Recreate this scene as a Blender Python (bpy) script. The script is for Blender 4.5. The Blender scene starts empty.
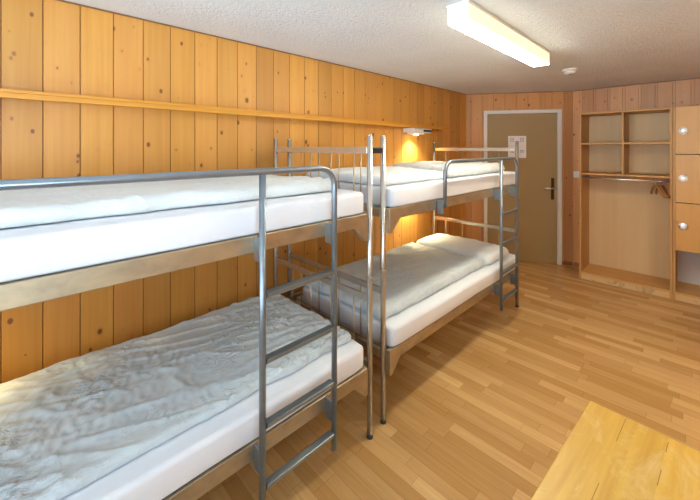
import bpy, bmesh, math, random
from mathutils import Vector, Matrix, noise
random.seed(7)
S = bpy.context.scene
C = S.collection
PI = math.pi

# ------------------------------------------------------------------ helpers
def link(o, parent=None):
    C.objects.link(o)
    if parent is not None:
        o.parent = parent
    return o

def thing(name, label, cat, loc=(0, 0, 0), rz=0.0, group=None):
    o = bpy.data.objects.new(name, None)
    o.empty_display_size = 0.1
    o.location = loc
    o.rotation_euler = (0, 0, rz)
    link(o)
    o['label'] = label
    o['category'] = cat
    if group:
        o['group'] = group
    return o

def tag(o, label, cat, group=None):
    o['label'] = label
    o['category'] = cat
    if group:
        o['group'] = group
    return o

def obj(name, bm, mat, parent=None, bevel=0.0, seg=2, loc=None, rz=0.0):
    bmesh.ops.recalc_face_normals(bm, faces=bm.faces[:])
    me = bpy.data.meshes.new(name)
    bm.to_mesh(me)
    bm.free()
    me.materials.append(mat)
    o = bpy.data.objects.new(name, me)
    link(o, parent)
    if loc is not None:
        o.location = loc
    if rz:
        o.rotation_euler = (0, 0, rz)
    if bevel:
        m = o.modifiers.new('bevel', 'BEVEL')
        m.width = bevel
        m.segments = seg
        m.limit_method = 'ANGLE'
    return o

def struct(name, bm, mat, parent=None, **k):
    o = obj(name, bm, mat, parent, **k)
    if parent is None:
        o['kind'] = 'structure'
    return o

def box(x0, x1, y0, y1, z0, z1, bm=None):
    if bm is None:
        bm = bmesh.new()
    v = [bm.verts.new((x, y, z)) for x in (x0, x1) for y in (y0, y1) for z in (z0, z1)]
    for f in ((0, 1, 3, 2), (4, 6, 7, 5), (0, 4, 5, 1), (2, 3, 7, 6), (0, 2, 6, 4), (1, 5, 7, 3)):
        bm.faces.new([v[i] for i in f])
    return bm

def prism(poly, a, b, plane='yz', bm=None):
    """extrude a polygon given in a plane between a and b on the third axis"""
    if bm is None:
        bm = bmesh.new()
    def P(u, v, w):
        return {'yz': (w, u, v), 'xz': (u, w, v), 'xy': (u, v, w)}[plane]
    lo = [bm.verts.new(P(u, v, a)) for u, v in poly]
    hi = [bm.verts.new(P(u, v, b)) for u, v in poly]
    n = len(poly)
    bm.faces.new(lo)
    bm.faces.new(hi[::-1])
    for i in range(n):
        bm.faces.new((lo[i], hi[i], hi[(i + 1) % n], lo[(i + 1) % n]))
    return bm

def tube(pts, r, n=14, bm=None, flat=1.0):
    if bm is None:
        bm = bmesh.new()
    pts = [Vector(p) for p in pts]
    tang = []
    for i in range(len(pts)):
        a = pts[max(i - 1, 0)]
        b = pts[min(i + 1, len(pts) - 1)]
        tang.append((b - a).normalized())
    up = Vector((0, 0, 1)) if abs(tang[0].z) < 0.9 else Vector((1, 0, 0))
    u = tang[0].cross(up).normalized()
    rings = []
    for p, t in zip(pts, tang):
        u = (u - t * u.dot(t)).normalized()
        w = t.cross(u)
        rings.append([bm.verts.new(p + u * (r * math.cos(2 * PI * k / n)) + w * (r * flat * math.sin(2 * PI * k / n))) for k in range(n)])
    for A, B in zip(rings, rings[1:]):
        for k in range(n):
            f = bm.faces.new((A[k], A[(k + 1) % n], B[(k + 1) % n], B[k]))
            f.smooth = True
    bm.faces.new(rings[0][::-1])
    bm.faces.new(rings[-1])
    return bm

def lathe(prof, n=24, axis='z', c=(0, 0, 0), bm=None):
    """prof: list of (radius, height)"""
    if bm is None:
        bm = bmesh.new()
    rings = []
    for r, h in prof:
        ring = []
        for k in range(n):
            a = 2 * PI * k / n
            x, y = r * math.cos(a), r * math.sin(a)
            p = {'z': (x, y, h), 'y': (x, h, y), 'x': (h, x, y)}[axis]
            ring.append(bm.verts.new((p[0] + c[0], p[1] + c[1], p[2] + c[2])))
        rings.append(ring)
    for A, B in zip(rings, rings[1:]):
        for k in range(n):
            f = bm.faces.new((A[k], A[(k + 1) % n], B[(k + 1) % n], B[k]))
            f.smooth = True
    bm.faces.new(rings[0])
    bm.faces.new(rings[-1])
    return bm

def arc(c, r, a0, a1, n, plane):
    out = []
    for i in range(n + 1):
        a = a0 + (a1 - a0) * i / n
        u, v = r * math.cos(a), r * math.sin(a)
        out.append((c[0], c[1] + u, c[2] + v) if plane == 'yz' else (c[0] + u, c[1], c[2] + v))
    return out

def ridge(p, k=2.5):
    return (1.0 - min(1.0, abs(noise.noise(p)) * 1.6)) ** k

def cushion(x0, x1, y0, y1, z0, z1, r, rb=None, step=0.02, disp=None, side=None, rp=1.0, rc=0.0):
    """soft block: rounded edges (radius r top, rb bottom), displaced top and rim"""
    rb = r if rb is None else rb
    def samples(a, b):
        L = b - a
        e = [0, .06, .2, .42, .7, 1.0]
        rr = min(r, L * .49)
        s = [a + q * rr for q in e]
        m = max(2, int((L - 2 * rr) / step))
        s += [a + rr + (L - 2 * rr) * i / m for i in range(1, m)]
        s += [b - q * rr for q in e[::-1]]
        return s
    xs, ys = samples(x0, x1), samples(y0, y1)
    bm = bmesh.new()
    top, bot = [], []
    for i, x in enumerate(xs):
        tr, br = [], []
        for j, y in enumerate(ys):
            dx = min(x - x0, x1 - x)
            dy = min(y - y0, y1 - y)
            px = 1 - (1 - min(dx / r, 1)) ** 2
            py = 1 - (1 - min(dy / r, 1)) ** 2
            pr = (max(px, 0) * max(py, 0)) ** (.5 * rp)
            qx = 1 - (1 - min(dx / rb, 1)) ** 2
            qy = 1 - (1 - min(dy / rb, 1)) ** 2
            pb = math.sqrt(max(qx, 0) * max(qy, 0))
            # rim wobble
            X, Y = x, y
            if side:
                ox, oy = side(x, y)
                wx = max(0, 1 - dx / 0.12)
                wy = max(0, 1 - dy / 0.12)
                X += ox * wx
                Y += oy * wy
            if rc > 0 and dx < rc and dy < rc:        # round plan corners
                cx = x0 + rc if x - x0 < x1 - x else x1 - rc
                cy = y0 + rc if y - y0 < y1 - y else y1 - rc
                vx, vy = (X - cx), (Y - cy)
                m = max(abs(vx), abs(vy)) / max(1e-6, math.hypot(vx, vy))
                X, Y = cx + vx * m, cy + vy * m
            zt = z1 - r + r * pr
            if disp:
                zt += disp(x, y) * pr
            zb = z0 + rb * (1 - pb)
            tr.append(bm.verts.new((X, Y, max(zt, zb + .001))))
            br.append(bm.verts.new((X, Y, zb)))
        top.append(tr)
        bot.append(br)
    nx, ny = len(xs), len(ys)
    def face(vs):
        f = bm.faces.new(vs)
        f.smooth = True
    for i in range(nx - 1):
        for j in range(ny - 1):
            face((top[i][j], top[i + 1][j], top[i + 1][j + 1], top[i][j + 1]))
            face((bot[i][j], bot[i][j + 1], bot[i + 1][j + 1], bot[i + 1][j]))
    for i in range(nx - 1):
        face((top[i][0], bot[i][0], bot[i + 1][0], top[i + 1][0]))
        face((top[i][-1], top[i + 1][-1], bot[i + 1][-1], bot[i][-1]))
    for j in range(ny - 1):
        face((top[0][j], top[0][j + 1], bot[0][j + 1], bot[0][j]))
        face((top[-1][j], bot[-1][j], bot[-1][j + 1], top[-1][j + 1]))
    return bm

# ------------------------------------------------------------------ materials
class G:
    def __init__(self, name):
        self.m = bpy.data.materials.new(name)
        self.m.use_nodes = True
        self.t = self.m.node_tree
        self.b = self.t.nodes['Principled BSDF']
    def put(self, sock, v):
        if isinstance(v, bpy.types.NodeSocket):
            self.t.links.new(v, sock)
        elif v is not None:
            if isinstance(v, (tuple, list)) and len(v) == 3 and sock.type == 'RGBA':
                v = (*v, 1)
            sock.default_value = v
    def n(self, typ, ins=None, **props):
        nd = self.t.nodes.new(typ)
        for k, v in props.items():
            setattr(nd, k, v)
        for k, v in (ins or {}).items():
            self.put(nd.inputs[k], v)
        return nd
    def math(self, op, a, b=0.0, c=None, clamp=False):
        nd = self.n('ShaderNodeMath', {0: a, 1: b}, operation=op, use_clamp=clamp)
        if c is not None:
            self.put(nd.inputs[2], c)
        return nd.outputs[0]
    def coord(self):
        return self.n('ShaderNodeTexCoord').outputs['Object']
    def xyz(self, v):
        s = self.n('ShaderNodeSeparateXYZ', {0: v})
        return s.outputs[0], s.outputs[1], s.outputs[2]
    def vec(self, x, y, z):
        return self.n('ShaderNodeCombineXYZ', {0: x, 1: y, 2: z}).outputs[0]
    def mapping(self, v, scale=(1, 1, 1), loc=(0, 0, 0)):
        return self.n('ShaderNodeMapping', {'Vector': v, 'Scale': scale, 'Location': loc}).outputs[0]
    def noise(self, v, scale=5, detail=3, rough=.5, dist=0.0):
        return self.n('ShaderNodeTexNoise', {'Vector': v, 'Scale': scale, 'Detail': detail, 'Roughness': rough, 'Distortion': dist}).outputs[0]
    def rng(self, v, a, b, c=0.0, d=1.0):
        return self.n('ShaderNodeMapRange', {0: v, 1: a, 2: b, 3: c, 4: d}).outputs[0]
    def mix(self, f, a, b, blend='MIX'):
        nd = self.n('ShaderNodeMix', data_type='RGBA', blend_type=blend)
        self.put(nd.inputs[0], f)
        self.put(nd.inputs[6], a)
        self.put(nd.inputs[7], b)
        return nd.outputs[2]
    def white(self, v):
        nd = self.n('ShaderNodeTexWhiteNoise', {'Vector': v}, noise_dimensions='3D')
        return nd.outputs['Value'], nd.outputs['Color']
    def bump(self, h, strength=.3, dist=.002):
        o = self.n('ShaderNodeBump', {'Height': h, 'Strength': strength, 'Distance': dist}).outputs[0]
        self.t.links.new(o, self.b.inputs['Normal'])
    def set(self, **k):
        for n, v in k.items():
            self.put(self.b.inputs[n.replace('_', ' ')], v)
        return self.m

def plain(name, col, rough=.5, metal=0.0, spec=.5, coat=0.0):
    g = G(name)
    return g.set(Base_Color=col, Roughness=rough, Metallic=metal, Specular_IOR_Level=spec, Coat_Weight=coat)

PW = .1467
def plank_mat(name, off, ca, cb, knotc=(.13, .045, .012)):
    """vertical pine boards: object X across the boards, Z up"""
    g = G(name)
    co = g.coord()
    x, y, z = g.xyz(co)
    idx = g.math('FLOOR', g.math('DIVIDE', g.math('SUBTRACT', x, off), PW))
    rv, rc = g.white(g.vec(idx, 3.7, 1.3))
    sh = g.math('MULTIPLY', rv, 37.0)
    v1 = g.vec(g.math('ADD', g.math('MULTIPLY', x, 46.0), sh), sh, g.math('MULTIPLY', z, 1.3))
    grain = g.noise(v1, 1.0, 4, .6, .35)
    v2 = g.vec(g.math('ADD', g.math('MULTIPLY', x, 9.0), sh), sh, g.math('MULTIPLY', z, .7))
    broad = g.noise(v2, 1.0, 2, .5)
    t = g.math('ADD', g.math('MULTIPLY', g.rng(grain, .3, .7), .55), g.math('MULTIPLY', g.rng(broad, .3, .7), .45))
    col = g.mix(t, ca, cb)
    val = g.rng(rv, 0, 1, .82, 1.1)
    col = g.mix(1.0, col, g.vec(val, val, val), 'MULTIPLY')
    fx = g.math('FRACT', g.math('DIVIDE', g.math('SUBTRACT', x, off), PW))
    ed = g.math('MINIMUM', fx, g.math('SUBTRACT', 1.0, fx))
    col = g.mix(g.rng(ed, .012, .018, .75, 0), col, (.20, .075, .02))
    rv2, _ = g.white(g.vec(idx, 9.1, 5.3))
    col = g.mix(g.math('MULTIPLY', rv2, .25), col, (.60, .26, .09))
    # knots
    for fx_, fz_, sz_, pr_, o_ in ((10.0, 7.0, .14, .15, 0.0), (15.0, 10.0, .17, .45, 3.3)):
        vv = g.vec(g.math('ADD', g.math('MULTIPLY', x, fx_), sh), o_, g.math('MULTIPLY', g.math('ADD', z, sh), fz_))
        vo = g.n('ShaderNodeTexVoronoi', {'Vector': vv, 'Scale': 1.0, 'Randomness': 1.0}, voronoi_dimensions='3D', feature='F1')
        cs = g.n('ShaderNodeSeparateColor', {0: vo.outputs['Color']})
        size = g.math('MULTIPLY', g.math('MULTIPLY', cs.outputs[0], cs.outputs[0]), sz_)
        k = g.math('SUBTRACT', vo.outputs['Distance'], size)
        core = g.rng(k, -.02, .03, 1.0, 0.0)
        halo = g.rng(k, 0.0, .13, .45, 0.0)
        pres = g.math('GREATER_THAN', cs.outputs[0], pr_)
        col = g.mix(g.math('MULTIPLY', halo, pres), col, (.50, .21, .06))
        col = g.mix(g.math('MULTIPLY', g.math('MULTIPLY', core, pres), .85), col, knotc)
    g.bump(grain, .12, .002)
    return g.set(Base_Color=col, Roughness=.42, Specular_IOR_Level=.4)

def wood_mat(name, ca, cb, grain='z', scale=1.0, rough=.45, blot=None, knots=0.0):
    g = G(name)
    co = g.coord()
    sc = {'x': (1.6, 40, 40), 'y': (40, 1.6, 40), 'z': (40, 40, 1.6)}[grain]
    n1 = g.noise(g.mapping(co, tuple(q * scale for q in sc)), 1.0, 4, .6, .5)
    n2 = g.noise(g.mapping(co, tuple(q * .18 * scale for q in sc), (4, 2, 7)), 1.0, 2, .5, .8)
    t = g.math('ADD', g.math('MULTIPLY', g.rng(n1, .3, .7), .5), g.math('MULTIPLY', g.rng(n2, .3, .7), .5))
    col = g.mix(t, ca, cb)
    if blot is not None:
        n3 = g.noise(co, 7.0, 4, .65, 1.0)
        col = g.mix(g.rng(n3, .52, .75, 0, .8), col, blot)
    if knots:
        s3 = {'x': (3.4, 7, 7), 'y': (7, 3.4, 7), 'z': (7, 7, 3.4)}[grain]
        vo = g.n('ShaderNodeTexVoronoi', {'Vector': g.mapping(co, s3), 'Scale': 1.0}, feature='F1')
        cs = g.n('ShaderNodeSeparateColor', {0: vo.outputs['Color']})
        k = g.math('MULTIPLY', g.rng(vo.outputs['Distance'], .03, .11, 1, 0), g.math('GREATER_THAN', cs.outputs[0], .45))
        col = g.mix(g.math('MULTIPLY', k, knots), col, (.22, .09, .025))
    g.bump(n1, .08, .002)
    return g.set(Base_Color=col, Roughness=rough, Specular_IOR_Level=.4)

def floor_mat():
    g = G('parquet')
    co = g.coord()
    x, y, z = g.xyz(co)
    W, Lg = .068, .46
    row = g.math('FLOOR', g.math('DIVIDE', y, W))
    r1, _ = g.white(g.vec(row, 1.7, 0.3))
    xs = g.math('DIVIDE', g.math('ADD', x, g.math('MULTIPLY', r1, 5.0)), Lg)
    cl = g.math('FLOOR', xs)
    rv, rc = g.white(g.vec(row, cl, 2.2))
    rv2, _ = g.white(g.vec(row, cl, 8.2))
    sh = g.math('MULTIPLY', rv, 61.0)
    gr = g.noise(g.vec(g.math('ADD', g.math('MULTIPLY', x, 3.0), sh), g.math('ADD', g.math('MULTIPLY', y, 55.0), sh), 0.0), 1.0, 4, .6, .6)
    col = g.mix(g.math('POWER', rv, 1.4), (.44, .245, .085), (.68, .44, .195))
    col = g.mix(g.math('MULTIPLY', rv2, .35), col, (.48, .25, .08))
    col = g.mix(g.rng(gr, .4, .75, 0, .35), col, (.30, .145, .05))
    # hairline joints
    fy = g.math('FRACT', g.math('DIVIDE', y, W))
    fx = g.math('FRACT', xs)
    ey = g.math('MINIMUM', fy, g.math('SUBTRACT', 1.0, fy))
    ex = g.math('MULTIPLY', g.math('MINIMUM', fx, g.math('SUBTRACT', 1.0, fx)), Lg / W)
    e = g.math('LESS_THAN', g.math('MINIMUM', ex, ey), .014)
    col = g.mix(g.math('MULTIPLY', e, .45), col, (.13, .055, .02))
    g.bump(gr, .04, .001)
    return g.set(Base_Color=col, Roughness=.23, Specular_IOR_Level=.5)

def plaster_mat():
    g = G('plaster')
    co = g.coord()
    n1 = g.noise(co, 42, 4, .7)
    n2 = g.noise(co, 140, 2, .6)
    h = g.math('ADD', n1, g.math('MULTIPLY', n2, .5))
    g.bump(h, .9, .02)
    col = g.mix(g.rng(g.noise(co, 3, 2), .3, .7), (.83, .875, .92), (.87, .91, .95))
    return g.set(Base_Color=col, Roughness=.9, Specular_IOR_Level=.2)

def fabric_mat(name, ca, cb, wr=.5, rough=.75, sheen=.2, seedl=(0, 0, 0)):
    g = G(name)
    co = g.coord()
    warp = g.n('ShaderNodeTexNoise', {'Vector': co, 'Scale': 4.0, 'Detail': 2.0})
    p = g.n('ShaderNodeMix', data_type='VECTOR')
    g.put(p.inputs[0], .12)
    g.put(p.inputs[4], co)
    g.put(p.inputs[5], warp.outputs[1])
    v = g.mapping(p.outputs[1], (34, 13, 20), seedl)
    n1 = g.noise(v, 1.0, 3, .55, .25)
    rid = g.math('SUBTRACT', 1.0, g.math('ABSOLUTE', g.math('MULTIPLY', g.math('SUBTRACT', n1, .5), 5.0)), clamp=True)
    rid = g.math('POWER', rid, 2.0)
    mask = g.rng(g.noise(co, 3.2, 2), .4, .62)
    h = g.math('MULTIPLY', rid, mask)
    fine = g.noise(co, 420, 1)
    g.bump(g.math('ADD', h, g.math('MULTIPLY', fine, .05)), wr, .012)
    col = g.mix(g.rng(g.noise(co, 2.5, 2), .35, .65), ca, cb)
    return g.set(Base_Color=col, Roughness=rough, Sheen_Weight=sheen, Specular_IOR_Level=.3)

def metal_mat(name, ca, cb, rough=.32, metal=1.0, scr=14.0):
    g = G(name)
    co = g.coord()
    n = g.noise(g.mapping(co, (1, .5, 1)), scr, 4, .6, .4)
    col = g.mix(g.rng(n, .3, .7), ca, cb)
    return g.set(Base_Color=col, Roughness=rough, Metallic=metal)

def emit(name, col, strength, base=(.8, .8, .75)):
    g = G(name)
    return g.set(Base_Color=base, Emission_Color=col, Emission_Strength=strength, Roughness=.5)

CA, CB = (.66, .335, .072), (.53, .235, .042)
M = {}
M['wall_l'] = plank_mat('pine_boards_long_wall', .097, CA, CB)
M['wall_d'] = plank_mat('pine_boards_door_wall', .064, (.66, .36, .16), (.54, .26, .10))  # same pine; the light's redder cast here is put into the colour
M['wall_b'] = plank_mat('pine_boards_back_wall', .045, (.66, .36, .16), (.54, .26, .10))  # again the same pine, its colour tinted for the redder light
M['wall_o'] = plank_mat('pine_boards_other', .0, CA, CB)
M['floor'] = floor_mat()
M['plaster'] = plaster_mat()
M['trim'] = wood_mat('trim_wood', (.25, .12, .05), (.20, .09, .035), 'x')
M['shelf'] = wood_mat('ledge_pine', (.66, .30, .04), (.56, .235, .025), 'y')
M['skirt'] = wood_mat('skirting_wood', (.33, .14, .045), (.28, .11, .035), 'x')
M['birch'] = wood_mat('wardrobe_ply', (.62, .38, .15), (.48, .26, .085), 'z', .5, .5)
M['birch_x'] = wood_mat('wardrobe_boards', (.62, .36, .13), (.52, .28, .085), 'x', .6, .5)
M['back'] = wood_mat('wardrobe_back', (.74, .555, .315), (.66, .46, .23), 'z', .4, .55)
M['worn'] = wood_mat('worn_plinth', (.74, .56, .32), (.56, .37, .16), 'x', .8, .6, blot=(.20, .11, .045))
M['locker'] = wood_mat('locker_pine', (.68, .40, .13), (.60, .32, .085), 'z', .7, .4, knots=.55)
M['table'] = None
M['post'] = metal_mat('satin_steel', (.64, .63, .61), (.60, .58, .55), .27, .9, 5.0)
M['rail'] = metal_mat('scuffed_steel_rail', (.55, .45, .30), (.38, .32, .23), .42, .8)
M['ladder'] = metal_mat('blue_grey_steel', (.27, .32, .37), (.21, .25, .29), .32, .75)
M['black'] = plain('black_plastic', (.015, .015, .017), .35)
M['rubber'] = plain('rubber', (.03, .03, .03), .7)
M['slat'] = plain('grey_slats', (.55, .57, .60), .6)
M['sheet'] = fabric_mat('white_sheet', (.72, .75, .81), (.75, .78, .83), .05, .8, .1)
M['duvet'] = fabric_mat('grey_white_duvet', (.50, .575, .62), (.59, .66, .70), .6, .6, .3)
M['duvet_w'] = fabric_mat('white_duvet', (.60, .65, .665), (.67, .71, .72), .45, .7, .2, (3, 5, 1))
M['pillow'] = fabric_mat('white_pillow', (.65, .71, .75), (.71, .765, .80), .35, .7, .2, (7, 1, 4))
M['white'] = plain('white_plastic', (.80, .80, .78), .4)
M['frame'] = plain('white_door_frame', (.74, .73, .70), .45)
M['door'] = None
M['bronze'] = plain('dark_bronze', (.10, .055, .03), .35, .8)
M['chrome'] = plain('chrome', (.86, .86, .87), .3, .9)
M['silver'] = plain('silver_plastic', (.82, .82, .84), .35, .4)
M['pale'] = plain('pale_panel', (.62, .60, .58), .6)
M['paper'] = plain('paper', (.86, .84, .87), .8)
M['ink'] = plain('violet_ink', (.33, .27, .45), .8)
M['ink2'] = plain('grey_ink', (.20, .22, .30), .8)
M['hanger'] = wood_mat('hanger_wood', (.42, .22, .07), (.32, .15, .04), 'x')
M['hanger_r'] = wood_mat('hanger_red_wood', (.16, .04, .02), (.12, .03, .015), 'x')
M['tube'] = emit('lit_diffuser', (1.0, .94, .74), 24.0)
M['lens'] = emit('lit_side_lens', (1.0, .91, .58), .5, (.35, .35, .3))
M['cap'] = emit('lit_end_cap', (1.0, .96, .80), .40, (.35, .35, .33))
M['bulb'] = emit('warm_bulb', (1.0, .80, .45), 18.0)
g = G('door_paint')
co = g.coord()
M['door'] = g.set(Base_Color=g.mix(g.noise(co, 1.4, 2), (.38, .275, .135), (.33, .235, .11)), Roughness=.5)

def table_mat():
    g = G('table_boards')
    co = g.coord()
    x, y, z = g.xyz(co)
    w = .092
    idx = g.math('FLOOR', g.math('DIVIDE', x, w))
    rv, _ = g.white(g.vec(idx, 4.0, 4.0))
    sh = g.math('MULTIPLY', rv, 31.0)
    gr = g.noise(g.vec(g.math('ADD', g.math('MULTIPLY', x, 40.0), sh), g.math('MULTIPLY', y, 1.8), sh), 1.0, 4, .6, .4)
    col = g.mix(g.rng(gr, .3, .7), (.66, .40, .06), (.54, .29, .035))
    val = g.rng(rv, 0, 1, .9, 1.08)
    col = g.mix(1.0, col, g.vec(val, val, val), 'MULTIPLY')
    wear_sheen = g.noise(g.mapping(co, (5, 2.4, 5)), 1.6, 5, .7, .8)  # pale wear patches, with white sheen also put into the colour
    col = g.mix(g.rng(wear_sheen, .52, .70, 0, .65), col, (.74, .56, .25))
    # open cracks on the board joints, broken up along their length
    fx = g.math('FRACT', g.math('DIVIDE', x, w))
    e = g.math('MINIMUM', fx, g.math('SUBTRACT', 1.0, fx))
    on = g.math('GREATER_THAN', g.noise(g.vec(g.math('MULTIPLY', idx, 7.7), g.math('MULTIPLY', y, 7.0), 0.0), 1.0, 1), .53)
    col = g.mix(g.math('MULTIPLY', g.math('LESS_THAN', e, .016), g.math('MULTIPLY', on, .85)), col, (.17, .08, .02))
    vo = g.n('ShaderNodeTexVoronoi', {'Vector': g.mapping(co, (9, 7, 1)), 'Scale': 1.0}, feature='F1')
    cs = g.n('ShaderNodeSeparateColor', {0: vo.outputs['Color']})
    k = g.math('MULTIPLY', g.rng(vo.outputs['Distance'], .03, .08, 1, 0), g.math('GREATER_THAN', cs.outputs[0], .5))
    col = g.mix(g.math('MULTIPLY', k, .8), col, (.30, .15, .05))
    return g.set(Base_Color=col, Roughness=.38, Specular_IOR_Level=.5)
M['table'] = table_mat()

# ------------------------------------------------------------------ the room
H = 2.307
YF, XR = -1.9, 3.45                      # wall behind the camera, right wall
DA, DB = Vector((0, 4.52)), Vector((1.117, 5.268))
DROT = math.atan2(DB.y - DA.y, DB.x - DA.x)
DL = (DB - DA).length

def plank_strip(bm, s0, s1, z0, z1, off, th=.04):
    prof = []
    k = math.floor((s0 - off) / PW)
    prof.append((s0, 0.0))
    s = off + (k + 1) * PW
    while s < s1 - 1e-4:
        if s > s0 + .006 and s < s1 - .006:
            prof += [(s - .0032, 0), (s - .0015, .005), (s + .0015, .005), (s + .0032, 0)]
        s += PW
    prof.append((s1, 0.0))
    prof += [(s1, th), (s0, th)]
    prism(prof, z0, z1, 'xy', bm)

def plank_wall(name, s0, s1, off, mat, loc, rz, hole=None):
    bm = bmesh.new()
    if hole:
        a, b, c, d = hole
        plank_strip(bm, s0, a, 0, H, off)
        plank_strip(bm, b, s1, 0, H, off)
        plank_strip(bm, a, b, d, H, off)
        if c > 0.01:
            plank_strip(bm, a, b, 0, c, off)
    else:
        plank_strip(bm, s0, s1, 0, H, off)
    return struct(name, bm, mat, loc=loc, rz=rz)

plank_wall('wall_left', YF, DA.y, .097, M['wall_l'], (0, 0, 0), PI / 2)
plank_wall('wall_doorside', 0, DL, .064, M['wall_d'], (DA.x, DA.y, 0), DROT, hole=(.262, 1.172, 0, 2.035))
plank_wall('wall_back', 1.117, XR, 1.195 - PW, M['wall_b'], (0, DB.y, 0), 0)
# right wall with the window that lights the room (beside and behind the camera)
WIN = (-1.15, .25, .85, 2.12)           # y0, y1, z0, z1
plank_wall('wall_right', -DB.y, -YF, .05, M['wall_o'], (XR, 0, 0), -PI / 2, hole=(-WIN[1], -WIN[0], WIN[2], WIN[3]))
W2 = (-3.05, -.55, .75, 2.2)
plank_wall('wall_front', -XR, 0, .03, M['wall_o'], (0, YF, 0), PI, hole=W2)

outline = [(0, YF), (XR, YF), (XR, DB.y), (DB.x, DB.y), (DA.x, DA.y)]
struct('floor', prism(outline[:3] + [(XR, DB.y + .2), (.8, 5.35), (-.2, 4.75), (0, DA.y)], -.06, 0, 'xy'), M['floor'])
struct('ceiling', prism(outline, H, H + .06, 'xy'), M['plaster'])

def local_bar(name, s0, s1, y0, y1, z0, z1, mat, loc, rz):
    return struct(name, box(s0, s1, y0, y1, z0, z1), mat, loc=loc, rz=rz, bevel=.002)
local_bar('trim_1', YF, DA.y - .006, -.009, -.0005, H - .009, H - .001, M['trim'], (0, 0, 0), PI / 2)
local_bar('trim_2', .006, DL - .004, -.009, -.0005, H - .008, H - .001, M['trim'], (DA.x, DA.y, 0), DROT)
local_bar('trim_3', 1.122, XR, -.009, -.0005, H - .008, H - .001, M['trim'], (0, DB.y, 0), 0)
local_bar('baseboard_left', YF, DA.y - .015, -.014, -.0005, .001, .05, M['skirt'], (0, 0, 0), PI / 2)
local_bar('baseboard_doorside', 1.212, DL - .01, -.014, -.0005, .001, .05, M['skirt'], (DA.x, DA.y, 0), DROT)
local_bar('baseboard_back', 1.125, 1.280, -.014, -.0005, .001, .05, M['skirt'], (0, DB.y, 0), 0)

# windows
g = G('window_glass')
tr = g.n('ShaderNodeBsdfTransparent', {0: (.96, .98, .97, 1)})
gl = g.n('ShaderNodeBsdfGlossy', {'Roughness': .02})
fr = g.n('ShaderNodeFresnel', {'IOR': 1.45})
mx = g.n('ShaderNodeMixShader', {0: fr.outputs[0], 1: tr.outputs[0], 2: gl.outputs[0]})
g.t.links.new(mx.outputs[0], g.t.nodes['Material Output'].inputs['Surface'])
M['glass'] = g.m
def window(name, hole, loc, rz):
    w = bpy.data.objects.new(name, None)
    link(w)
    w.location = loc
    w.rotation_euler = (0, 0, rz)
    w['kind'] = 'structure'
    a, b, z0, z1 = hole
    m = (a + b) / 2
    bm = bmesh.new()
    for q in ((a, a + .06, z0, z1), (b - .06, b, z0, z1), (a + .06, b - .06, z0, z0 + .06), (a + .06, b - .06, z1 - .06, z1), (m - .04, m + .04, z0 + .06, z1 - .06)):
        box(q[0], q[1], -.005, .045, q[2], q[3], bm)
    obj('window_frame', bm, M['frame'], w, bevel=.004)
    for p, q in ((a + .06, m - .04), (m + .04, b - .06)):
        obj('window_pane', box(p, q, .018, .022, z0 + .06, z1 - .06), M['glass'], w)
    obj('window_sill', box(a - .04, b + .04, -.12, -.006, z0 - .03, z0), M['frame'], w, bevel=.004)
    al = bpy.data.lights.new('window_portal', 'AREA')
    al.shape = 'RECTANGLE'
    al.size = b - a
    al.size_y = z1 - z0
    al.cycles.is_portal = True
    ao = bpy.data.objects.new('window_portal', al)
    link(ao)
    R = Matrix.Rotation(rz, 4, 'Z')
    ao.location = Vector(loc) + R @ Vector((m, .07, (z0 + z1) / 2))
    ao.rotation_euler = (-PI / 2, 0, rz)
window('window_1', (-WIN[1], -WIN[0], WIN[2], WIN[3]), (XR, 0, 0), -PI / 2)
window('window_2', W2, (0, YF, 0), PI)

# door (on the angled wall)
d = bpy.data.objects.new('door_1', None)
link(d)
d.location = (DA.x, DA.y, 0)
d.rotation_euler = (0, 0, DROT)
d['kind'] = 'structure'
fo = (.229, 1.206, 2.068)
fi = (.276, 1.160, 2.022)
poly = [(fo[0], .001), (fo[0], fo[2]), (fo[1], fo[2]), (fo[1], .001), (fi[1], .001), (fi[1], fi[2]), (fi[0], fi[2]), (fi[0], .001)]
obj('door_frame', prism(poly, -.018, -.0005, 'xz'), M['frame'], d, bevel=.004)
poly = [(.2635, .001), (.2635, 2.033), (1.1705, 2.033), (1.1705, .001), (fi[1] - .002, .001), (fi[1] - .002, fi[2] - .002), (fi[0] + .002, fi[2] - .002), (fi[0] + .002, .001)]
obj('door_lining', prism(poly, 0, .0600, 'xz'), M['frame'], d)
leaf = obj('door_leaf', box(fi[0] + .004, fi[1] - .004, .006, .046, .005, fi[2] - .004), M['door'], d, bevel=.002)
struct('door_light_blocker', box(.10, 1.32, .0605, .10, 0, H), M['frame'], loc=(DA.x, DA.y, 0), rz=DROT)  # unseen panel added behind the door to block leaking daylight
hp = obj('handle_plate', box(1.080, 1.118, -.004, .0055, .862, 1.150), M['bronze'], d, bevel=.003)
lv = tube([(1.099, -.004, 1.015), (1.099, -.05, 1.015), (1.088, -.058, 1.015), (1.05, -.06, 1.016), (.985, -.058, 1.014)], .010, 10)
obj('door_lever', lv, M['chrome'], d)
obj('keyhole', lathe([(.007, -.0055), (.007, -.0042)], 12, 'y', (1.099, 0, .93)), M['black'], d)

def door_pt(s, out, z):
    a = Vector((math.cos(DROT), math.sin(DROT)))
    nrm = Vector((math.sin(DROT), -math.cos(DROT)))
    p = DA + a * s + nrm * out
    return (p.x, p.y, z)

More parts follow.
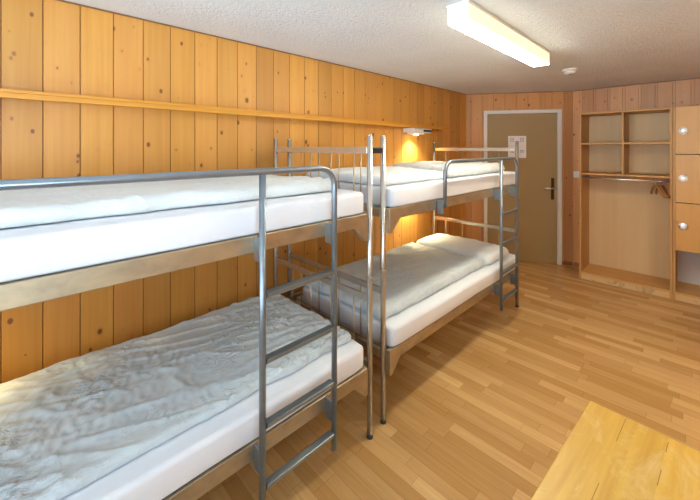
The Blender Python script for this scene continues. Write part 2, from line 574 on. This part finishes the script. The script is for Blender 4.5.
# notice on the door
nt = thing('paper_notice', 'white paper notice with small violet print taped to the brown door', 'notice', door_pt(.661, -.0055, 1.566), DROT)
obj('sheet_of_paper', box(-.114, .114, -.0016, -.0004, -.150, .150), M['paper'], nt)
for (cx, cz, ww, n, mat) in ((-.062, .098, .058, 3, 'ink'), (.064, .098, .058, 3, 'ink'), (-.06, -.075, .05, 2, 'ink'), (.064, -.07, .05, 2, 'ink2')):
    bm = bmesh.new()
    for k in range(n):
        zz = cz + .022 - k * .021
        for q in range(3):
            xx = cx - ww / 2 + q * ww / 3
            box(xx, xx + ww / 3 - .006, -.0022, -.0017, zz - .006, zz + .006, bm)
    obj('printed_text', bm, M[mat], nt)

# light switch on the narrow strip between door and wardrobe
sw = thing('light_switch', 'small white light switch on the boards between door and wardrobe', 'light switch', (1.165, DB.y, 1.203))
obj('switch_plate', box(-.041, .041, -.011, -.0006, -.041, .041), M['white'], sw, bevel=.004)
obj('rocker', box(-.027, .027, -.016, -.0112, -.027, .027), M['white'], sw, bevel=.002)

# smoke detector
sd = thing('smoke_detector', 'round white smoke detector on the ceiling beyond the long light', 'smoke detector', (1.42, 3.80, H))
obj('detector_base', lathe([(.062, -.001), (.062, -.014), (.058, -.018)], 28), M['white'], sd)
obj('detector_head', lathe([(.052, -.0185), (.050, -.034), (.040, -.046), (.018, -.050)], 28), M['white'], sd)
obj('sensor_slot', lathe([(.014, -.0503), (.012, -.053)], 14), M['black'], sd)

# ceiling lights: the one in the picture and an added unseen one brightening the table side
def ceiling_light(x, y0, y1, label):
    cl = thing('ceiling_light', label, 'ceiling light', (x, 0, H))
    obj('light_housing', box(-.064, .064, y0, y1, -.016, -.001), M['white'], cl, bevel=.003)
    obj('diffuser', box(-.057, .057, y0 + .014, y1 - .014, -.104, -.098), M['tube'], cl, bevel=.002)
    for xx in (-.057, .051):
        obj('side_lens', box(xx, xx + .006, y0 + .014, y1 - .014, -.0975, -.0165), M['lens'], cl)
    for a, b in ((y0 + .003, y0 + .0135), (y1 - .0135, y1 - .003)):
        obj('end_cap', box(-.059, .059, a, b, -.105, -.0165), M['cap'], cl, bevel=.003)
ceiling_light(1.407, 1.642, 3.0, 'long white box-shaped fluorescent light glowing on the ceiling')
ceiling_light(2.95, 1.9, 3.26, 'added unseen fluorescent light on the ceiling brightening the table side of the room')

# wall ledge
ws = thing('wall_ledge', 'long narrow orange pine ledge running along the board wall', 'shelf', (0, 0, 1.795))
obj('ledge_board', box(.002, .105, YF + .02, 3.85, .004, .020), M['shelf'], ws, bevel=.002)
obj('front_lip', box(.086, .105, YF + .02, 3.85, -.021, .0035), M['shelf'], ws, bevel=.002)

# reading lamps
def lamp(y, z, label, power, warm=(1.0, .84, .50)):
    t = thing('reading_lamp', label, 'wall lamp', (0, y, z), group=None)
    prof = [(.004, -.004), (.004, -.052), (.150, -.052), (.158, -.044), (.158, -.018), (.140, -.004)]
    obj('lamp_body', prism(prof, -.19, .15, 'xz'), M['silver'], t, bevel=.003)
    obj('dark_panel', box(.1585, .162, -.02, .14, -.043, -.019), M['black'], t, bevel=.001)
    obj('lamp_shade', box(.03, .135, -.15, .03, -.071, -.0525), M['white'], t, bevel=.004)
    obj('bulb', lathe([(.030, -.0785), (.026, -.083), (.010, -.085)], 18, 'z', (.085, -.06, .007)), M['bulb'], t)
    ld = bpy.data.lights.new('reading_lamp_light', 'SPOT')
    ld.energy = power
    ld.color = warm
    ld.spot_size = math.radians(128)
    ld.spot_blend = .9
    ld.shadow_soft_size = .03
    lo = bpy.data.objects.new('reading_lamp_light', ld)
    link(lo)
    lo.location = (.09, y - .06, z - .088)
    return t
lamp(3.24, 1.772, 'lit silver reading lamp under the ledge above the far top bunk', 22)
lamp(3.18, 1.125, 'lit silver reading lamp on the wall under the far top bunk', 22)
lamp(-.38, 1.772, 'lit silver reading lamp under the ledge above the near top bunk', 14)
lamp(-.38, 1.125, 'lit silver reading lamp on the wall under the near top bunk', 26, (1.0, .72, .26))

# ------------------------------------------------------------------ bunk beds
BL = 2.021
UP0, UP1, LO0, LO1 = 1.144, 1.209, .348, .413
XW, XO = .130, 1.055

def bed(name, label, y0, lad, xo, gstart, dx, spx):
    t = thing(name, label, 'bunk bed', (dx, y0, 0))
    rx = xo - .058
    PR = .0155
    for x in (XW, XO):
        for y in (0, BL):
            p = obj('post', tube([(x, y, .012), (x, y, 1.612)], PR, 16), M['post'], t)
            obj('joint_ring', lathe([(PR + .0005, .850), (PR + .002, .853), (PR + .002, .861), (PR + .0005, .864)], 18, 'z', (x, y, 0)), M['rail'], p)
            obj('foot_cap', lathe([(PR + .0015, 0), (PR + .0015, .0118)], 16, 'z', (x, y, 0)), M['rubber'], p)
            obj('top_cap', lathe([(PR, 1.6122), (PR * .8, 1.618), (PR * .3, 1.620)], 16, 'z', (x, y, 0)), M['post'], p)
    a, b = .008, BL - .055
    for z0, z1 in ((UP0, UP1), (LO0, LO1)):
        for x0, x1 in ((XW - .044, XW - .0162), (rx - .028, rx)):
            gz, gl, gs = z0 - .075, .10, .02
            poly = [(a, z1), (b, z1), (b, gz), (b - gs, gz), (b - gl, z0), (a + gl, z0), (a + gs, gz), (a, gz)]
            obj('side_rail', prism(poly, x0, x1, 'yz'), M['rail'], t, bevel=.003)
        for y in (0, BL):
            obj('end_rail', box(XW + PR + .001, XO - PR - .001, y - .012, y + .012, z0 + .012, z1 - .006), M['rail'], t, bevel=.003)
        # slatted base inside the frame
        bm = bmesh.new()
        for x in (XW + .02, XO - .052):
            box(x, x + .03, .02, BL - .02, z0 + .012, z0 + .038, bm)
        n = 16
        for k in range(n):
            yy = .05 + k * (BL - .16) / (n - 1)
            box(XW + .02, XO - .022, yy, yy + .06, z0 + .0385, z1 - .0015, bm)
        obj('slatted_base', bm, M['slat'], t)
        # end bar and spindles
        eb = z1 + .345
        for y in (0, BL):
            obj('end_bar', box(XW + PR + .001, XO - PR - .001, y - .006, y + .006, eb - .036, eb), M['post'], t, bevel=.002)
            for x in spx:
                obj('spindle', tube([(x, y, z1 - .0055), (x, y, eb - .0365)], .0042, 8), M['rail'], t)
    # guard rail that bends down into the ladder
    yl, yr = lad
    rr = .08
    zt = 1.459
    R = .0128
    pts = [(xo, gstart, 1.165)] + arc((xo, gstart + rr, zt - rr), rr, PI, PI / 2, 8, 'yz') + arc((xo, yr - rr, zt - rr), rr, PI / 2, 0, 8, 'yz') + [(xo, yr, .205)]
    gr = obj('guard_rail', tube(pts, R, 16), M['ladder'], t)
    obj('ladder_rail', tube([(xo, yl, .205), (xo, yl, zt - R + .002)], R, 16), M['ladder'], t)
    for z in (.995, .748, .505, .277):
        bm = prism([(xo - .016, z + .012), (xo + .016, z + .012), (xo + .012, z - .006), (xo + .004, z - .013), (xo - .004, z - .013), (xo - .012, z - .006)], yl + R, yr - R, 'xz')
        obj('rung', bm, M['ladder'], t, bevel=.002)
    for y in (gstart, yl, yr):
        for z0, z1 in ((UP0, UP1), (LO0, LO1)):
            if y == gstart and z0 == LO0:
                continue
            obj('bracket', box(rx + .0004, xo - R + .003, y - .006, y + .006, z0 - .028, z1 - .002), M['ladder'], t, bevel=.003)
    return t

Y1, Y2 = -.666, 1.483
b1 = bed('bunk_bed', 'near steel bunk bed whose ladder stands closest to the viewer', Y1, (1.324, 1.682), 1.150, .46, 0, (.345, .543, .738, .935))
b2 = bed('bunk_bed', 'far steel bunk bed standing closest to the door', Y2, (1.392, 1.735), 1.155, .498, -.015, (.285, .485, .685, .880))
# clips that tie the two beds together
for x in (XO, XW):
    obj('connector_clip', box(x - .019, x - .001, BL + .0175, BL + .110, 1.518, 1.550), M['black'], b1, bevel=.003)

# ------------------------------------------------------------------ bedding
def mattress(y0, zt, label):
    bm = cushion(.215, 1.085, y0 + .03, y0 + 1.968, zt + .0015, zt + .112, .022, .012, .06,
                 disp=lambda x, y: .004 * noise.noise(Vector((x * 3, y * 2.2, zt * 5))),
                 side=lambda x, y: (.004 * noise.noise(Vector((x * 2, y * 4, zt))), .004 * noise.noise(Vector((y * 2, x * 5, zt + 3)))), rc=.05)
    return tag(obj('mattress', bm, M['sheet']), label, 'mattress', None)
mattress(Y1, UP1, 'white sheeted mattress on the near top bunk')
mattress(Y1, LO1, 'white sheeted mattress on the near bottom bunk')
mattress(Y2, UP1, 'white sheeted mattress on the far top bunk')
mattress(Y2, LO1, 'white sheeted mattress on the far bottom bunk')

def wrinkle(seed, amp=1.0, ang=0.0):
    ca, sa = math.cos(ang), math.sin(ang)
    def f(x, y):
        u, v = x * ca - y * sa, x * sa + y * ca
        q = Vector((u, v, seed))
        wx = .03 * noise.noise(q * 5)
        wy = .05 * noise.noise(q * 3 + Vector((9, 2, 1)))
        big = .009 * noise.noise(Vector((u * 3.2, v * 1.6, seed + 4)))
        r1 = ridge(Vector(((u + wx) * 11, (v + wy) * 3.0, seed)), 5)
        r2 = ridge(Vector(((u + wx) * 26 + 5, (v + wy) * 9, seed + 2)), 4)
        r3 = ridge(Vector(((u - wx) * 14, (v - wy) * 30, seed + 7)), 4)
        m = max(0.0, min(1.0, .5 + 1.1 * noise.noise(Vector((u * 2.5, v * 2.0, seed + 11)))))
        m2 = max(0.0, min(1.0, .5 + 1.2 * noise.noise(Vector((u * 3.5, v * 3.0, seed + 21)))))
        return amp * (big + .008 * r1 + .009 * r2 * m + .006 * r3 * m2)
    return f

def rim(seed, a=.014):
    return lambda x, y: (a * noise.noise(Vector((x * 2, y * 6, seed))) + .5 * a * noise.noise(Vector((x, y * 17, seed))),
                         a * noise.noise(Vector((x * 6, y * 2, seed + 5))) + .5 * a * noise.noise(Vector((x * 17, y, seed + 8))))

def duvet(x0, x1, y0, y1, zb, h, seed, mat, label, amp=1.0, ang=0.0, step=.0085, shear=0.0):
    bm = cushion(x0, x1, y0, y1, zb, zb + h, h * .58, h * .38, step, disp=wrinkle(seed, amp, ang), side=rim(seed), rc=.035)
    for v in bm.verts:
        v.co.y += shear * (x1 - v.co.x) / (x1 - x0) * (y1 - v.co.y) / (y1 - y0)
    return tag(obj('duvet', bm, mat), label, 'duvet')
MT = .1165
duvet(.235, .975, Y1 + .42, Y1 + 1.86, UP1 + MT, .052, 1.3, M['duvet_w'], 'white duvet laid flat on the near top bunk', .8)
duvet(.235, 1.005, Y1 + .30, Y1 + 1.94, LO1 + MT, .036, 5.1, M['duvet'], 'crumpled grey-white duvet on the near bottom bunk', 1.2, .25)
duvet(.235, 1.0, Y2 + .815, Y2 + 1.86, UP1 + MT, .075, 9.7, M['duvet_w'], 'white duvet on the far top bunk', .9, shear=.24)
duvet(.235, 1.0, Y2 + .045, Y2 + 1.41, LO1 + MT, .062, 13.9, M['duvet'], 'crumpled grey-white duvet on the far bottom bunk', 1.0, .15)

def pillow(x0, x1, y0, y1, zb, h, seed, label, dome=.03, shear=0.0):
    bm = cushion(x0, x1, y0, y1, zb, zb + h, h * .55, h * .30, .018,
                 disp=lambda x, y: dome * (math.sin(PI * (x - x0) / (x1 - x0)) * math.sin(PI * (y - y0) / (y1 - y0))) ** .6 + wrinkle(seed, .6)(x, y),
                 side=rim(seed, .012), rc=.05)
    for v in bm.verts:
        v.co.y += shear * (x1 - v.co.x) / (x1 - x0) * (v.co.y - y0) / (y1 - y0)
    return tag(obj('pillow', bm, M['pillow']), label, 'pillow')
pillow(.23, 1.00, Y2 + .045, Y2 + .775, UP1 + MT, .050, 3.3, 'large square white pillow on the far top bunk', .022, .20)
pillow(.24, 1.025, Y2 + 1.425, Y2 + 1.88, LO1 + MT, .075, 6.4, 'white pillow on the far bottom bunk')

# ------------------------------------------------------------------ wardrobe
WX0, WX1, WY0, WY1, WH = 1.284, 2.094, 4.80, 5.225, 1.968
wd = thing('wardrobe', 'open-fronted wooden wardrobe with four cubbyholes and a hanging rail', 'wardrobe', (0, 0, 0))
T = .021
obj('side_panel', box(WX0, WX0 + T, WY0, WY1, .002, WH), M['birch'], wd, bevel=.001)
obj('side_panel', box(WX1 - T, WX1, WY0, WY1, .002, WH), M['birch'], wd, bevel=.001)
ix0, ix1 = WX0 + T + .0005, WX1 - T - .0005
obj('top_board', box(ix0, ix1, WY0, WY1, WH - T, WH), M['birch_x'], wd, bevel=.001)
obj('back_panel', box(ix0, ix1, WY1 - .012, WY1, .0865, WH - T - .001), M['back'], wd)
obj('base_board', box(ix0, ix1, WY0 + .001, WY1, .066, .086), M['birch_x'], wd, bevel=.001)
obj('plinth', box(ix0, ix1, WY0 - .001, WY0 + .018, .002, .0655), M['worn'], wd, bevel=.002)
cx = 1.692
for z in (1.592, 1.238):
    obj('shelf', box(ix0, ix1, WY0 + .003, WY1 - .0125, z, z + .019), M['birch_x'], wd, bevel=.001)
for z0, z1 in ((1.2575, 1.5915), (1.6115, WH - T - .0005)):
    obj('divider', box(cx - .009, cx + .009, WY0 + .004, WY1 - .0125, z0, z1), M['birch'], wd, bevel=.001)
RY, RZ = 4.865, 1.198
obj('hanging_rail', tube([(ix0 + .001, RY, RZ), (ix1 - .001, RY, RZ)], .0135, 16), M['chrome'], wd)

# hangers
def hanger(x, ang, tilt, mat, label):
    t = thing('coat_hanger', label, 'coat hanger', (x, RY, RZ), ang, 'hangers on the wardrobe rail')
    t.rotation_euler = (0, tilt, ang)
    hk = []
    r = .0165
    for i in range(13):
        a = math.radians(-20) + i * math.radians(200) / 12
        hk.append((r * math.cos(a), 0, r * math.sin(a)))
    hk = hk[::-1]
    hk = [(q[0], 0, q[2]) for q in hk] + [(.012, 0, -.012), (.002, 0, -.022), (0, 0, -.052)]
    obj('hook', tube(hk, .0018, 8), M['chrome'], t)
    arms = []
    for i in range(17):
        s = -1 + 2 * i / 16
        arms.append((s * .17, .02 * (s * s), -.048 - .10 * abs(s) ** 1.4))
    obj('shoulder_bar', tube(arms, .0095, 10, flat=1.3), mat, t)
    return t
hanger(1.958, math.radians(-68), 0, M['hanger'], 'brown wooden hanger reaching furthest left on the wardrobe rail')
hanger(1.988, math.radians(-72), 0, M['hanger'], 'brown wooden hanger in the middle of three on the wardrobe rail')
hanger(2.017, math.radians(-77), 0, M['hanger_r'], 'dark brown hanger next to the wardrobe side by the lockers')

# ------------------------------------------------------------------ lockers
LX0, LX1 = 2.096, 2.52
lk = thing('locker_cabinet', 'pine locker cabinet with three doors and round locks beside the wardrobe', 'locker', (0, 0, 0))
obj('side_panel', box(LX0, LX0 + .02, WY0 + .002, WY1, .002, WH), M['birch'], lk, bevel=.001)
obj('side_panel', box(LX1 - .02, LX1, WY0 + .002, WY1, .002, WH), M['birch'], lk, bevel=.001)
a, b = LX0 + .0205, LX1 - .0205
obj('top_board', box(a, b, WY0 + .021, WY1, WH - .02, WH), M['birch_x'], lk, bevel=.001)
obj('back_panel', box(a, b, WY1 - .012, WY1, .0865, WH - .021), M['pale'], lk)
obj('base_board', box(a, b, WY0 + .003, WY1, .066, .086), M['birch_x'], lk, bevel=.001)
obj('plinth', box(a, b, WY0 + .001, WY0 + .018, .002, .0655), M['worn'], lk, bevel=.002)
dz = [(.512, .993), (1.000, 1.482), (1.489, 1.967)]
for z0, z1 in dz:
    obj('shelf', box(a, b, WY0 + .022, WY1 - .0125, z0 + .002, z0 + .02), M['birch_x'], lk, bevel=.001)
for k, (z0, z1) in enumerate(dz):
    dd = obj('door', box(LX0 + .0205, LX1 - .002, WY0 - .002, WY0 + .018, z0, z1), M['locker'], lk, bevel=.002)
    zc = (1.0, 1.0, 1.0)[k] * ((z0 + z1) / 2 + (.01, .005, -.004)[k])
    rs = obj('lock_rosette', lathe([(.038, -.0022), (.038, -.006), (.031, -.010), (.012, -.011)], 24, 'y', (2.172, WY0, zc)), M['chrome'] if k == 0 else M['white'], dd)
    obj('lock_cylinder', lathe([(.010, -.0115), (.009, -.020)], 16, 'y', (2.172, WY0, zc)), M['chrome'], dd)

# ------------------------------------------------------------------ table
tb = thing('wooden_table', 'yellow pine table with worn board top at the lower right', 'table', (2.047, 1.298, 0), math.radians(-3.3))
TW, TLn, TH = 1.10, .82, .75
obj('tabletop', box(0, TW, -TLn, 0, TH - .028, TH), M['table'], tb, bevel=.003)
for x in (.05, TW - .11):
    for y in (-.05, -TLn + .11):
        obj('leg', box(x, x + .06, y - .06, y, .001, TH - .0285), M['table'], tb, bevel=.004)
for y in (-.092, -TLn + .068):
    obj('apron', box(.111, TW - .111, y, y + .022, TH - .12, TH - .0285), M['table'], tb, bevel=.002)
for x in (.068, TW - .092):
    obj('apron', box(x, x + .022, -TLn + .111, -.111, TH - .12, TH - .0285), M['table'], tb, bevel=.002)

# ------------------------------------------------------------------ light, sky, camera
W = bpy.data.worlds.new('World')
S.world = W
W.use_nodes = True
bg = W.node_tree.nodes['Background']
# sky above the horizon, lower half made brighter only to light the ceiling
wt = W.node_tree
tc = wt.nodes.new('ShaderNodeTexCoord')
sp = wt.nodes.new('ShaderNodeSeparateXYZ')
wt.links.new(tc.outputs['Generated'], sp.inputs[0])
gt = wt.nodes.new('ShaderNodeMapRange')
for i_, v_ in ((1, -.03), (2, .03), (3, 12.0), (4, 4.5)):
    gt.inputs[i_].default_value = v_
wt.links.new(sp.outputs[2], gt.inputs[0])
wt.links.new(gt.outputs[0], bg.inputs[1])
bg.inputs[0].default_value = (.74, .87, 1.0, 1)
cam = bpy.data.cameras.new('Camera')
co = bpy.data.objects.new('Camera', cam)
link(co)
co.location = (2.29, 0, 1.545)
co.rotation_euler = (PI / 2, 0, math.radians(45.66))
cam.sensor_width = 36
cam.lens = 36 * 342 / 700
cam.shift_y = -101.5 / 700
cam.clip_start = .02
S.camera = co
S.view_settings.view_transform = 'Standard'
S.view_settings.look = 'None'
S.view_settings.gamma = 1
S.view_settings.use_curve_mapping = False
S.view_settings.exposure = 0.95
S.cycles.max_bounces = 12
S.cycles.diffuse_bounces = 8
S.cycles.use_denoising = True
S.cycles.caustics_reflective = False
S.cycles.sample_clamp_indirect = 6
